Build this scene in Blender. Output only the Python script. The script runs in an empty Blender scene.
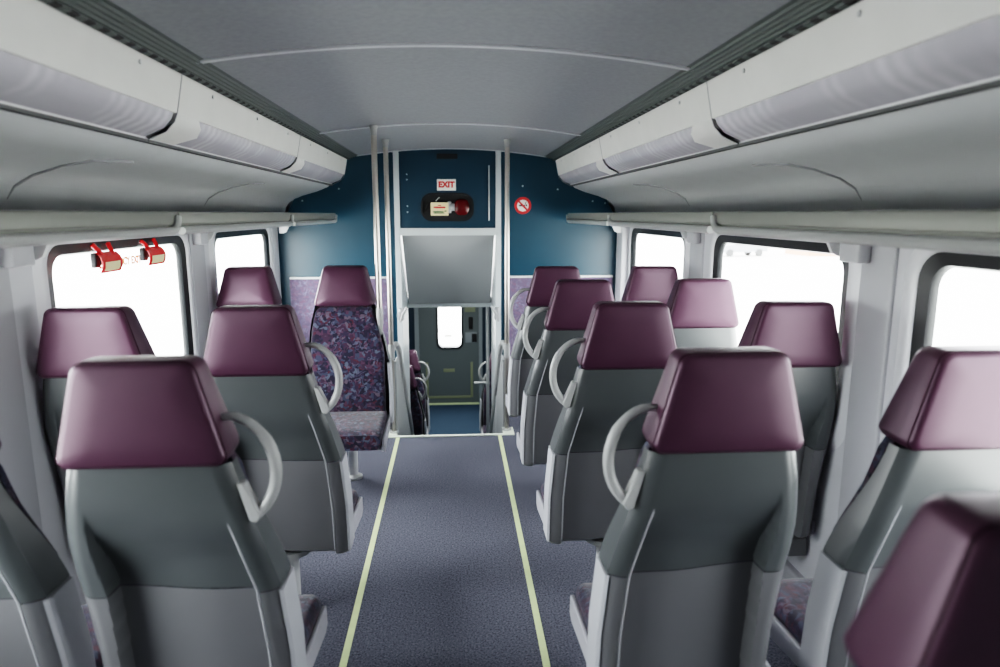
import bpy, bmesh, math, random
from mathutils import Vector, Matrix
from mathutils.geometry import tessellate_polygon
random.seed(7)
scene = bpy.context.scene
COL = scene.collection
PI = math.pi

# ------------------------------------------------------------------ materials
def nodes(name):
    m = bpy.data.materials.new(name); m.use_nodes = True
    nt = m.node_tree
    return m, nt, nt.nodes['Principled BSDF'], nt.nodes, nt.links

def plain(name, col, rough=0.5, metal=0.0, spec=0.5, noise=0.0, nscale=30.0, bump=0.0, bscale=300.0, coat=0.0):
    m, nt, b, N, L = nodes(name)
    b.inputs['Base Color'].default_value = (*col, 1)
    b.inputs['Roughness'].default_value = rough
    b.inputs['Metallic'].default_value = metal
    b.inputs['Specular IOR Level'].default_value = spec
    b.inputs['Coat Weight'].default_value = coat
    tc = N.new('ShaderNodeTexCoord')
    if noise > 0:
        n = N.new('ShaderNodeTexNoise'); n.inputs['Scale'].default_value = nscale
        n.inputs['Detail'].default_value = 4
        r = N.new('ShaderNodeValToRGB')
        r.color_ramp.elements[0].position = 0.3; r.color_ramp.elements[1].position = 0.7
        r.color_ramp.elements[0].color = tuple(c * (1 - noise) for c in col) + (1,)
        r.color_ramp.elements[1].color = tuple(min(1, c * (1 + noise)) for c in col) + (1,)
        L.new(tc.outputs['Object'], n.inputs['Vector']); L.new(n.outputs['Fac'], r.inputs['Fac'])
        L.new(r.outputs['Color'], b.inputs['Base Color'])
    if bump > 0:
        n2 = N.new('ShaderNodeTexNoise'); n2.inputs['Scale'].default_value = bscale
        bp = N.new('ShaderNodeBump'); bp.inputs['Strength'].default_value = bump
        bp.inputs['Distance'].default_value = 0.002
        L.new(tc.outputs['Object'], n2.inputs['Vector']); L.new(n2.outputs['Fac'], bp.inputs['Height'])
        L.new(bp.outputs['Normal'], b.inputs['Normal'])
    return m

def emissive(name, col, s):
    m, nt, b, N, L = nodes(name)
    b.inputs['Base Color'].default_value = (*col, 1)
    b.inputs['Emission Color'].default_value = (*col, 1)
    b.inputs['Emission Strength'].default_value = s
    return m

def glass_mat(name, tint=(1, 1, 1)):
    m = bpy.data.materials.new(name); m.use_nodes = True
    nt = m.node_tree; N = nt.nodes; L = nt.links
    for n in list(N): N.remove(n)
    out = N.new('ShaderNodeOutputMaterial'); mix = N.new('ShaderNodeMixShader')
    tr = N.new('ShaderNodeBsdfTransparent'); gl = N.new('ShaderNodeBsdfGlossy')
    lw = N.new('ShaderNodeLayerWeight'); lw.inputs['Blend'].default_value = .5
    pw = N.new('ShaderNodeMath'); pw.operation = 'POWER'; pw.inputs[1].default_value = 6
    fr = N.new('ShaderNodeMath'); fr.operation = 'MULTIPLY_ADD'; fr.inputs[1].default_value = .35; fr.inputs[2].default_value = .03
    L.new(lw.outputs['Facing'], pw.inputs[0]); L.new(pw.outputs[0], fr.inputs[0])
    gl.inputs['Roughness'].default_value = 0.02
    tr.inputs['Color'].default_value = (*tint, 1)
    L.new(fr.outputs[0], mix.inputs['Fac']); L.new(tr.outputs[0], mix.inputs[1]); L.new(gl.outputs[0], mix.inputs[2])
    L.new(mix.outputs[0], out.inputs['Surface'])
    return m

def moquette(name, palette, scale=58.0, gain=1.0):
    m, nt, b, N, L = nodes(name)
    tc = N.new('ShaderNodeTexCoord')
    nz = N.new('ShaderNodeTexNoise'); nz.inputs['Scale'].default_value = 28; nz.inputs['Detail'].default_value = 3
    mixv = N.new('ShaderNodeMixRGB'); mixv.blend_type = 'ADD'; mixv.inputs['Fac'].default_value = 0.05
    v = N.new('ShaderNodeTexVoronoi'); v.inputs['Scale'].default_value = scale
    sep = N.new('ShaderNodeSeparateColor')
    r = N.new('ShaderNodeValToRGB'); r.color_ramp.interpolation = 'CONSTANT'
    e = r.color_ramp.elements
    while len(e) < len(palette): e.new(0.5)
    acc = 0.0; tot = sum(w for _, w in palette)
    for i, (c, w) in enumerate(palette):
        e[i].position = acc / tot; e[i].color = tuple(x * gain for x in c) + (1,); acc += w
    # curled light strokes
    wv = N.new('ShaderNodeTexWave'); wv.wave_type = 'RINGS'; wv.inputs['Scale'].default_value = 7
    wv.inputs['Distortion'].default_value = 16; wv.inputs['Detail'].default_value = 2; wv.inputs['Detail Scale'].default_value = 3
    wr = N.new('ShaderNodeValToRGB'); wr.color_ramp.elements[0].position = 0.80; wr.color_ramp.elements[1].position = 0.93
    n3 = N.new('ShaderNodeTexNoise'); n3.inputs['Scale'].default_value = 11
    n3r = N.new('ShaderNodeValToRGB'); n3r.color_ramp.elements[0].position = 0.5; n3r.color_ramp.elements[1].position = 0.6
    mul = N.new('ShaderNodeMath'); mul.operation = 'MULTIPLY'
    mul2 = N.new('ShaderNodeMath'); mul2.operation = 'MULTIPLY'; mul2.inputs[1].default_value = 0.55
    mx = N.new('ShaderNodeMixRGB'); mx.inputs['Color2'].default_value = (0.15 * gain, 0.16 * gain, 0.23 * gain, 1)
    fine = N.new('ShaderNodeTexNoise'); fine.inputs['Scale'].default_value = 420
    bp = N.new('ShaderNodeBump'); bp.inputs['Strength'].default_value = 0.35; bp.inputs['Distance'].default_value = 0.002
    L.new(tc.outputs['Object'], nz.inputs['Vector'])
    L.new(tc.outputs['Object'], mixv.inputs['Color1']); L.new(nz.outputs['Color'], mixv.inputs['Color2'])
    L.new(mixv.outputs['Color'], v.inputs['Vector']); L.new(v.outputs['Color'], sep.inputs['Color'])
    L.new(sep.outputs['Red'], r.inputs['Fac'])
    L.new(tc.outputs['Object'], wv.inputs['Vector']); L.new(wv.outputs['Fac'], wr.inputs['Fac'])
    L.new(tc.outputs['Object'], n3.inputs['Vector']); L.new(n3.outputs['Fac'], n3r.inputs['Fac'])
    L.new(wr.outputs['Color'], mul.inputs[0]); L.new(n3r.outputs['Color'], mul.inputs[1])
    L.new(mul.outputs[0], mul2.inputs[0]); L.new(mul2.outputs[0], mx.inputs['Fac'])
    L.new(r.outputs['Color'], mx.inputs['Color1']); L.new(mx.outputs['Color'], b.inputs['Base Color'])
    L.new(tc.outputs['Object'], fine.inputs['Vector']); L.new(fine.outputs['Fac'], bp.inputs['Height'])
    L.new(bp.outputs['Normal'], b.inputs['Normal'])
    b.inputs['Roughness'].default_value = 0.95; b.inputs['Specular IOR Level'].default_value = 0.15
    b.inputs['Sheen Weight'].default_value = 0.3
    return m

def carpet_mat(name, c0, c1):
    m, nt, b, N, L = nodes(name)
    tc = N.new('ShaderNodeTexCoord')
    n = N.new('ShaderNodeTexNoise'); n.inputs['Scale'].default_value = 130; n.inputs['Detail'].default_value = 5; n.inputs['Roughness'].default_value = 0.75
    r = N.new('ShaderNodeValToRGB'); r.color_ramp.elements[0].position = 0.36; r.color_ramp.elements[1].position = 0.66
    r.color_ramp.elements[0].color = (*c0, 1); r.color_ramp.elements[1].color = (*c1, 1)
    bl = N.new('ShaderNodeTexNoise'); bl.inputs['Scale'].default_value = 2.2
    blr = N.new('ShaderNodeValToRGB'); blr.color_ramp.elements[0].color = (.86, .86, .87, 1); blr.color_ramp.elements[1].color = (1.08, 1.08, 1.07, 1)
    mp = N.new('ShaderNodeMixRGB'); mp.blend_type = 'MULTIPLY'; mp.inputs['Fac'].default_value = 1
    ck = N.new('ShaderNodeTexNoise'); ck.inputs['Scale'].default_value = 600
    bp = N.new('ShaderNodeBump'); bp.inputs['Strength'].default_value = 0.8; bp.inputs['Distance'].default_value = 0.004
    L.new(tc.outputs['Object'], n.inputs['Vector']); L.new(tc.outputs['Object'], bl.inputs['Vector']); L.new(tc.outputs['Object'], ck.inputs['Vector'])
    L.new(n.outputs['Fac'], r.inputs['Fac']); L.new(bl.outputs['Fac'], blr.inputs['Fac'])
    L.new(r.outputs['Color'], mp.inputs['Color1']); L.new(blr.outputs['Color'], mp.inputs['Color2'])
    L.new(mp.outputs['Color'], b.inputs['Base Color'])
    L.new(ck.outputs['Fac'], bp.inputs['Height']); L.new(bp.outputs['Normal'], b.inputs['Normal'])
    b.inputs['Roughness'].default_value = 1; b.inputs['Specular IOR Level'].default_value = 0.05
    return m

def ribbed(name, c0, c1, scale=60, axis='Y'):
    m, nt, b, N, L = nodes(name)
    tc = N.new('ShaderNodeTexCoord')
    w = N.new('ShaderNodeTexWave'); w.bands_direction = axis; w.inputs['Scale'].default_value = scale
    w.inputs['Distortion'].default_value = 0.0
    n = N.new('ShaderNodeTexNoise'); n.inputs['Scale'].default_value = 5
    nr = N.new('ShaderNodeValToRGB'); nr.color_ramp.elements[0].position = .42; nr.color_ramp.elements[1].position = .62
    mu = N.new('ShaderNodeMath'); mu.operation = 'MULTIPLY'
    r = N.new('ShaderNodeValToRGB'); r.color_ramp.elements[0].color = (*c0, 1); r.color_ramp.elements[1].color = (*c1, 1)
    L.new(tc.outputs['Object'], w.inputs['Vector']); L.new(tc.outputs['Object'], n.inputs['Vector'])
    L.new(n.outputs['Fac'], nr.inputs['Fac']); L.new(w.outputs['Fac'], mu.inputs[0]); L.new(nr.outputs['Color'], mu.inputs[1])
    L.new(mu.outputs[0], r.inputs['Fac']); L.new(r.outputs['Color'], b.inputs['Base Color'])
    b.inputs['Roughness'].default_value = 0.25
    return m

M = {}
M['ceiling'] = plain('ceiling_grey', (.27, .283, .30), .5, noise=.08, nscale=60)
M['cream'] = plain('light_housing_white', (.70, .695, .67), .42, noise=.03, nscale=8)
M['cove'] = plain('cove_white', (.60, .615, .63), .30, noise=.03, nscale=6)
M['wall'] = plain('wall_pale_grey', (.60, .605, .635), .38, noise=.03, nscale=6)
M['surround'] = plain('window_surround_white', (.68, .685, .71), .32)
M['pillar'] = plain('pillar_grey', (.46, .465, .49), .45)
M['grille'] = plain('vent_green_grey', (.10, .115, .11), .45, metal=.2)
M['black'] = plain('matt_black', (.008, .008, .009), .7)
M['rubber'] = plain('black_rubber', (.014, .016, .017), .38)
M['blue'] = plain('bulkhead_blue', (.008, .050, .080), .34, noise=.06, nscale=4)
M['blue2'] = plain('hatch_blue', (.006, .036, .060), .34)
M['frame'] = plain('pale_frame', (.56, .60, .61), .35)
M['panelgrey'] = plain('sloped_panel_grey', (.34, .352, .356), .55, bump=.1, bscale=500)
M['steel'] = plain('satin_steel', (.46, .435, .40), .28, metal=.95)
M['alu'] = plain('brushed_aluminium', (.62, .63, .63), .35, metal=.7)
M['railtube'] = plain('rack_tube_grey', (.42, .43, .42), .32, metal=.2)
M['raillip'] = plain('rack_lip_olive', (.20, .205, .185), .42, metal=.2)
M['shell'] = plain('shell_slate_green', (.064, .071, .073), .33, spec=.75, noise=.03, nscale=10)
M['shell_low'] = plain('shell_low_grey', (.125, .127, .133), .33, spec=.75, noise=.02, nscale=10)
M['shell_side'] = plain('shell_side_pale', (.44, .45, .475), .40)
M['pan'] = plain('seat_pan_pale', (.42, .42, .455), .45)
M['handle'] = plain('handle_grey', (.37, .375, .37), .33)
M['pedestal'] = plain('pedestal_white', (.62, .63, .64), .4)
M['plum'] = plain('headrest_plum', (.046, .0165, .033), .42, spec=.6, noise=.05, nscale=20, bump=.12, bscale=420)
M['plum'].node_tree.nodes['Principled BSDF'].inputs['Specular Tint'].default_value = (1, .78, .92, 1)
M['plumdark'] = plain('headrest_piping', (.04, .015, .028), .7, spec=.2)
PAL = [((.020, .017, .036), 3.4), ((.052, .026, .052), 2.4), ((.085, .040, .072), 1.5), ((.050, .058, .10), 1.6),
       ((.034, .026, .056), 1.8), ((.12, .092, .125), .6), ((.095, .115, .165), .8), ((.075, .020, .036), .9)]
PAL_LIT = [tuple([tuple(.35 * c + .65 * k for c, k in zip(c, (.105, .085, .125))), w]) for c, w in PAL]
M['moquette'] = moquette('moquette_purple', PAL, gain=.62)
M['moquette_lit'] = moquette('moquette_window_lit', PAL_LIT, gain=1.75)  # paler copy of the seat fabric, window light put into its colour
M['carpet'] = carpet_mat('carpet_blue_grey', (.050, .053, .072), (.235, .242, .29))
M['carpet_blue'] = carpet_mat('carpet_lower_blue', (.030, .055, .085), (.085, .13, .18))
M['strip'] = plain('luminous_strip', (.70, .78, .44), .5, noise=.06, nscale=15)
M['nosing'] = plain('nosing_pale', (.74, .78, .66), .45)
M['diffuser'] = ribbed('light_diffuser', (.47, .46, .50), (.60, .59, .63), 6.0)
def slot_mat():
    m, nt, b, N, L = nodes('slotted_strip')
    tc = N.new('ShaderNodeTexCoord'); w = N.new('ShaderNodeTexWave'); w.bands_direction = 'Y'; w.inputs['Scale'].default_value = 5.0
    r = N.new('ShaderNodeValToRGB'); r.color_ramp.interpolation = 'CONSTANT'; r.color_ramp.elements[1].position = .5
    r.color_ramp.elements[0].color = (.10, .115, .11, 1); r.color_ramp.elements[1].color = (.004, .004, .004, 1)
    L.new(tc.outputs['Object'], w.inputs['Vector']); L.new(w.outputs['Fac'], r.inputs['Fac']); L.new(r.outputs['Color'], b.inputs['Base Color'])
    b.inputs['Roughness'].default_value = .6
    return m
M['slots'] = slot_mat()
M['seam'] = plain('ceiling_seam', (.60, .62, .64), .4)
M['groove'] = plain('groove_grey', (.32, .325, .34), .6)
M['gap'] = plain('shadow_gap', (.085, .088, .09), .6)
M['glass'] = glass_mat('window_glass', (.97, .98, .98))
M['red'] = plain('red_plastic', (.62, .012, .012), .25)
M['cardcream'] = plain('cream_card', (.80, .68, .42), .6)
M['signwhite'] = plain('sign_white', (.80, .80, .74), .5)
M['signred'] = plain('sign_red', (.55, .02, .02), .5)
M['orange'] = plain('sticker_orange', (.80, .20, .05), .5)
M['greenink'] = plain('green_ink', (.02, .12, .04), .5)
M['extred'] = plain('extinguisher_red_shaded', (.075, .002, .003), .18)  # red darkened to carry the shade inside the recess
M['doorgrey'] = plain('door_grey_green', (.11, .13, .13), .45)
M['lowwall'] = plain('lower_wall', (.22, .25, .26), .5)
M['lowdark'] = plain('lower_dark_blue', (.010, .03, .05), .5)
M['olive'] = plain('luminous_dim', (.22, .24, .15), .5)
M['white'] = plain('white_paint', (.78, .78, .78), .4)
M['ground'] = plain('concrete_ground', (.62, .61, .58), .9, noise=.12, nscale=.3)
M['paleb'] = plain('pale_render', (.80, .78, .74), .9)
M['carpaint'] = plain('silver_car', (.20, .21, .23), .35)
M['tyre'] = plain('tyre_dark', (.06, .06, .06), .8)
M['carglass'] = plain('car_glass', (.08, .09, .10), .3)
M['brick'] = plain('orange_brick', (.50, .20, .12), .8)
M['bark'] = plain('grey_bark', (.42, .38, .34), .9)

# ------------------------------------------------------------------ mesh helpers
class MB:
    def __init__(s): s.v = []; s.f = []
    def add(s, v, f):
        o = len(s.v); s.v += [tuple(p) for p in v]; s.f += [tuple(i + o for i in q) for q in f]
        return s
    def box(s, x0, x1, y0, y1, z0, z1):
        v = [(x, y, z) for z in (z0, z1) for y in (y0, y1) for x in (x0, x1)]
        return s.add(v, [(0, 2, 3, 1), (4, 5, 7, 6), (0, 1, 5, 4), (2, 6, 7, 3), (0, 4, 6, 2), (1, 3, 7, 5)])
    def rbox(s, x0, x1, y0, y1, z0, z1, r=.01, seg=3):
        bm = bmesh.new(); bmesh.ops.create_cube(bm, size=1)
        for v in bm.verts:
            v.co = Vector(((x0 + x1) / 2 + v.co.x * (x1 - x0), (y0 + y1) / 2 + v.co.y * (y1 - y0), (z0 + z1) / 2 + v.co.z * (z1 - z0)))
        r = min(r, .49 * min(abs(x1 - x0), abs(y1 - y0), abs(z1 - z0)))
        bmesh.ops.bevel(bm, geom=bm.edges[:], offset=r, segments=seg, profile=.5, affect='EDGES')
        bm.verts.index_update()
        s.add([v.co[:] for v in bm.verts], [[v.index for v in f.verts] for f in bm.faces]); bm.free()
        return s
    def loft(s, rings, caps=True, closed=True):
        n = len(rings[0]); v = [p for r in rings for p in r]; f = []
        for i in range(len(rings) - 1):
            for j in range(n if closed else n - 1):
                k = (j + 1) % n
                f.append((i * n + j, i * n + k, (i + 1) * n + k, (i + 1) * n + j))
        if caps:
            f.append(tuple(range(n))[::-1]); f.append(tuple((len(rings) - 1) * n + j for j in range(n)))
        return s.add(v, f)
    def tube(s, path, r, seg=10, caps=True):
        P = [Vector(p) for p in path]; rings = []
        rr = r if isinstance(r, (list, tuple)) else [r] * len(P)
        up = None
        for i, p in enumerate(P):
            t = (P[min(i + 1, len(P) - 1)] - P[max(i - 1, 0)]).normalized()
            if up is None:
                up = Vector((0, 0, 1)) if abs(t.z) < .9 else Vector((1, 0, 0))
            a = t.cross(up).normalized(); b = a.cross(t).normalized(); up = b
            rings.append([tuple(p + a * math.cos(2 * PI * k / seg) * rr[i] + b * math.sin(2 * PI * k / seg) * rr[i]) for k in range(seg)])
        return s.loft(rings, caps)
    def prism(s, pts, axis, a, b):
        def P(u, w, t): return {'x': (t, u, w), 'y': (u, t, w), 'z': (u, w, t)}[axis]
        return s.loft([[P(u, w, a) for u, w in pts], [P(u, w, b) for u, w in pts]])
    def disc(s, c, r, axis, h, seg=24):
        d = {'x': Vector((h / 2, 0, 0)), 'y': Vector((0, h / 2, 0)), 'z': Vector((0, 0, h / 2))}[axis]
        c = Vector(c)
        return s.tube([c - d, c + d], r, seg)
    def profile(s, pts, y0, y1, th=0.0, sign=1):
        # open profile in (x,z), extruded along y; th = thickness away (upwards / outwards)
        if th:
            out = []
            for i, (x, z) in enumerate(pts):
                a = pts[max(i - 1, 0)]; b = pts[min(i + 1, len(pts) - 1)]
                dx, dz = b[0] - a[0], b[1] - a[1]; l = math.hypot(dx, dz) or 1
                out.append((x - dz / l * th * -1, z + dx / l * th))
            pts = list(pts) + out[::-1]
            return s.loft([[(sign * x, y0, z) for x, z in pts], [(sign * x, y1, z) for x, z in pts]])
        return s.loft([[(sign * x, y0, z) for x, z in pts], [(sign * x, y1, z) for x, z in pts]], caps=False, closed=False)
    def mirror_x(s):
        s.v = [(-x, y, z) for x, y, z in s.v]; s.f = [tuple(reversed(q)) for q in s.f]
        return s
    def build(s, name, mat, parent=None, smooth=35, bevel=0, loc=None, rot=None, kind=None):
        me = bpy.data.meshes.new(name); me.from_pydata(s.v, [], s.f); me.update()
        bm = bmesh.new(); bm.from_mesh(me); bmesh.ops.recalc_face_normals(bm, faces=bm.faces[:]); bm.to_mesh(me); bm.free()
        o = bpy.data.objects.new(name, me); COL.objects.link(o)
        me.materials.append(mat)
        if smooth:
            for p in me.polygons: p.use_smooth = True
            me.set_sharp_from_angle(angle=math.radians(smooth))
        if parent is not None: o.parent = parent
        if loc: o.location = loc
        if rot: o.rotation_euler = rot
        if bevel:
            b = o.modifiers.new('bevel', 'BEVEL'); b.width = bevel; b.segments = 2; b.limit_method = 'ANGLE'
        if kind: o['kind'] = kind
        return o

def tag(o, label, cat, group=None):
    o['label'] = label; o['category'] = cat
    if group: o['group'] = group
    return o
def empty(name, loc=(0, 0, 0), rz=0):
    e = bpy.data.objects.new(name, None); COL.objects.link(e); e.location = loc; e.rotation_euler = (0, 0, rz)
    e.empty_display_size = .1
    return e
def thing(name, label, cat, loc=(0, 0, 0), rz=0, group=None):
    return tag(empty(name, loc, rz), label, cat, group)
def structure(name, loc=(0, 0, 0)):
    e = empty(name, loc); e['kind'] = 'structure'
    return e
def copy_tree(o, parent=None):
    c = o.copy(); COL.objects.link(c); c.parent = parent
    for ch in list(o.children): copy_tree(ch, c)
    return c
def text_mesh(name, body, size, mat, parent, loc, rot, depth=.0008, align='CENTER', bold=0.0):
    cu = bpy.data.curves.new('text', 'FONT'); cu.body = body; cu.size = size; cu.extrude = depth
    cu.align_x = align; cu.align_y = 'CENTER'; cu.offset = bold
    t = bpy.data.objects.new('text_tmp', cu); COL.objects.link(t)
    bpy.context.view_layer.update()
    dg = bpy.context.evaluated_depsgraph_get()
    me = bpy.data.meshes.new_from_object(t.evaluated_get(dg)); me.name = name
    bpy.data.objects.remove(t); bpy.data.curves.remove(cu)
    o = bpy.data.objects.new(name, me); COL.objects.link(o); me.materials.clear(); me.materials.append(mat)
    o.parent = parent; o.location = loc; o.rotation_euler = rot
    return o
def rrect(hx, hy, r, n=6, cx=0, cy=0):
    pts = []
    for (sx, sy, a0) in ((1, 1, 0), (-1, 1, 90), (-1, -1, 180), (1, -1, 270)):
        for k in range(n + 1):
            a = math.radians(a0 + 90 * k / n)
            pts.append((cx + sx * (hx - r) + r * math.cos(a), cy + sy * (hy - r) + r * math.sin(a)))
    return pts
def round_poly(corners, radii, n=6):
    out = []; m = len(corners)
    for i, c in enumerate(corners):
        c = Vector(c); a = Vector(corners[i - 1]); b = Vector(corners[(i + 1) % m]); r = radii[i] if isinstance(radii, (list, tuple)) else radii
        da = (a - c).normalized(); db = (b - c).normalized()
        ang = da.angle(db); d = r / math.tan(ang / 2)
        p0 = c + da * d; p1 = c + db * d; bis = (da + db).normalized(); o = c + bis * (r / math.sin(ang / 2))
        v0 = p0 - o; v1 = p1 - o
        for k in range(n + 1):
            t = k / n
            w = v0.lerp(v1, t)
            if w.length > 1e-9: w = w.normalized() * r
            out.append(tuple(o + w))
    return out
def lerp(a, b, t): return a + (b - a) * t
def interp(tab, z):
    # tab sorted descending or ascending by key
    t = sorted(tab)
    if z <= t[0][0]: return t[0][1]
    for (a, va), (b, vb) in zip(t, t[1:]):
        if z <= b:
            u = (z - a) / (b - a); 
            return lerp(va, vb, u)
    return t[-1][1]
def sm(t): t = max(0, min(1, t)); return t * t * (3 - 2 * t)
def bez(p0, p1, p2, p3, n=10):
    out = []
    for k in range(n + 1):
        t = k / n
        out.append(tuple((1 - t) ** 3 * a + 3 * t * (1 - t) ** 2 * b + 3 * t * t * (1 - t) * c + t ** 3 * d for a, b, c, d in zip(p0, p1, p2, p3)))
    return out

# ------------------------------------------------------------------ dimensions of the car
YB = 5.30            # bulkhead
XW = 1.355           # wall face
Y_BACK = -.75; Y_END = 9.35
Z_TOP = 2.16
WZ0, WZ1 = .72, 1.395
WINS = {-1: [(.62, 1.93), (2.32, 3.49), (3.90, 5.04)], 1: [(.58, 1.85), (2.20, 3.40), (3.84, 5.04)]}

def rrect_yz(y0, y1, z0, z1, r, n=6):
    return rrect((y1 - y0) / 2, (z1 - z0) / 2, r, n, (y0 + y1) / 2, (z0 + z1) / 2)

def wall_side(sign, name):
    outer = [(Y_BACK, -1.4), (Y_END + .1, -1.4), (Y_END + .1, Z_TOP), (Y_BACK, Z_TOP)]
    holes = [rrect_yz(a, b, WZ0, WZ1, .085) for a, b in WINS[sign]]
    mb = MB()
    loops = [outer] + [h[::-1] for h in holes]
    flat = [p for l in loops for p in l]
    tris = tessellate_polygon([[Vector((p[0], p[1], 0)) for p in l] for l in loops])
    for x in (XW, XW + .028):
        mb.add([(sign * x, p[0], p[1]) for p in flat], [tuple(t) for t in tris])
    for l in loops:
        n = len(l)
        mb.add([(sign * XW, *p) for p in l] + [(sign * (XW + .028), *p) for p in l],
               [(j, (j + 1) % n, n + (j + 1) % n, n + j) for j in range(n)])
    return mb.build(name, M['wall'], kind='structure', smooth=0)
wall_side(-1, 'wall_left'); wall_side(1, 'wall_right')

def ring_x(mb, sign, outer, inner, x0, x1):
    # closed ring section between two loops, from x0 to x1
    n = len(outer)
    A = [(sign * x0, *p) for p in outer]; B = [(sign * x0, *p) for p in inner]
    Cc = [(sign * x1, *p) for p in inner]; D = [(sign * x1, *p) for p in outer]
    v = A + B + Cc + D; f = []
    for j in range(n):
        k = (j + 1) % n
        for r0, r1 in ((0, 1), (1, 2), (2, 3), (3, 0)):
            f.append((r0 * n + j, r0 * n + k, r1 * n + k, r1 * n + j))
    mb.add(v, f)

wn = 1
for sign in (-1, 1):
    for (a, b) in WINS[sign]:
        w = structure('window_%d' % wn); wn += 1
        o1 = rrect_yz(a - .075, b + .075, WZ0 - .075, WZ1 + .05, .13); i1 = rrect_yz(a - .002, b + .002, WZ0 - .002, WZ1 + .002, .087)
        mb = MB()
        m1 = rrect_yz(a - .045, b + .045, WZ0 - .045, WZ1 + .035, .115)
        m2 = rrect_yz(a - .015, b + .015, WZ0 - .015, WZ1 + .015, .095)
        n = len(o1)
        mb.loft([[(sign * (XW + .002), *p) for p in o1], [(sign * (XW - .010), *p) for p in m1], [(sign * (XW - .014), *p) for p in m2], [(sign * (XW - .004), *p) for p in i1], [(sign * (XW + .02), *p) for p in i1]], caps=False)
        mb.build('window_frame', M['surround'], w, smooth=60)
        mb = MB()
        s0 = rrect_yz(a - .001, b + .001, WZ0 - .001, WZ1 + .001, .086); s1 = rrect_yz(a + .040, b - .040, WZ0 + .034, WZ1 - .034, .07)
        s2 = rrect_yz(a + .046, b - .046, WZ0 + .040, WZ1 - .040, .064)
        mb.loft([[(sign * (XW - .005), *p) for p in s0], [(sign * (XW + .002), *p) for p in s1], [(sign * (XW + .014), *p) for p in s2], [(sign * (XW + .026), *p) for p in s2], [(sign * (XW + .026), *p) for p in s0]], caps=False)
        mb.build('rubber_seal', M['rubber'], w, smooth=40)
        mb = MB()
        pl = rrect_yz(a + .02, b - .02, WZ0 + .02, WZ1 - .02, .06)
        mb.add([(sign * (XW + .018), *p) for p in pl], [tuple(range(len(pl)))])
        mb.build('pane', M['glass'], w, smooth=0)

# floor, stairwell and lower saloon -------------------------------------------------
SX0, SX1 = -.47, .385          # stairwell sides
YS = 4.40                      # top step edge
mb = MB()
mb.box(-XW, XW, Y_BACK, YS, -.08, 0)
mb.box(-XW, SX0, YS, YB + .0, -.08, 0); mb.box(SX1, XW, YS, YB + .0, -.08, 0)
mb.build('floor', M['carpet'], kind='structure', smooth=0)
ZL = -1.20
mb = MB(); mb.box(-XW, XW, YS, Y_END, ZL - .08, ZL); mb.build('floor_lower', M['carpet_blue'], kind='structure', smooth=0)
mb = MB()
nst = 6; run = .26
for i in range(nst):
    z1 = -(i + 1) * (1.20 / (nst + 0.0)) ; 
    if i == nst - 1: break
    mb.box(SX0 + .0, SX1 - .0, YS + i * run, YS + (i + 1) * run, ZL, z1)
mb.build('trim_stairs', M['carpet_blue'], kind='structure', smooth=0)
# pale nosing of the top step with its two end plates
mb = MB(); mb.box(SX0 - .02, SX1 + .02, YS - .018, YS + .012, -.03, .006)
mb.build('trim_step_edge', M['nosing'], kind='structure', smooth=0)
mb = MB()
mb.box(SX0 - .02, -.405, YS + .012, YS + .14, -.02, .008); mb.box(.33, SX1 + .02, YS + .012, YS + .14, -.02, .008)
mb.build('trim_step_plates', M['nosing'], kind='structure', smooth=0)
# luminous aisle strips
for i, (xa, xb) in enumerate(((-.392, -.388), (.302, .296))):
    mb = MB(); ya, yb = Y_BACK, YS - .02
    w = .0125
    x_at = lambda y: lerp(xb, xa, (y - 1.9) / 2.5)
    # drawn straight, parallel to the aisle
    mb.add([(x_at(ya) - w, ya, .003), (x_at(ya) + w, ya, .003), (x_at(yb) + w, yb, .003), (x_at(yb) - w, yb, .003)], [(0, 1, 2, 3)])
    mb.build('trim_aisle_strip', M['strip'], kind='structure', smooth=0)

# baseboards
for sign, nm in ((-1, 'baseboard_left'), (1, 'baseboard_right')):
    mb = MB(); mb.rbox(sign * XW - .03, sign * XW + .03, Y_BACK, YB, -.001, .10, .012)
    mb.build(nm, M['pillar'], kind='structure')
# pillar covers between the windows
for sign in (-1, 1):
    for yc, hw in ((2.04, .085), (3.645, .095), (.40, .085), (5.20, .09)):
        mb = MB(); q = .012 if yc < 5 else .058
        mb.rbox(sign * XW - q, sign * XW + .012, yc - hw, yc + hw, .10, 1.44, .010)
        mb.build('trim_pillar', M['pillar'] if yc < 5 else M['wall'], kind='structure')

# ceiling: shallow arc between the vents ---------------------------------------------
def arc(x): return 1.995 - .058 * (x / .73) ** 2
xs = [-.735 + 1.47 * k / 24 for k in range(25)]
mb = MB(); mb.profile([(x, arc(x)) for x in xs], Y_BACK, YB, .02)
mb.build('ceiling', M['ceiling'], kind='structure')
mb = MB(); mb.box(-1.42, 1.42, Y_BACK - .05, Y_END + .15, Z_TOP, Z_TOP + .05)
mb.build('ceiling_roof', M['pillar'], kind='structure', smooth=0)
for y in (.35, 2.10, 3.85, YB - .012):
    mb = MB(); mb.profile([(x, arc(x) - .006) for x in xs], y - .012, y + .012, .012)
    mb.build('trim_ceiling_seam', M['seam'], kind='structure')

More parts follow.
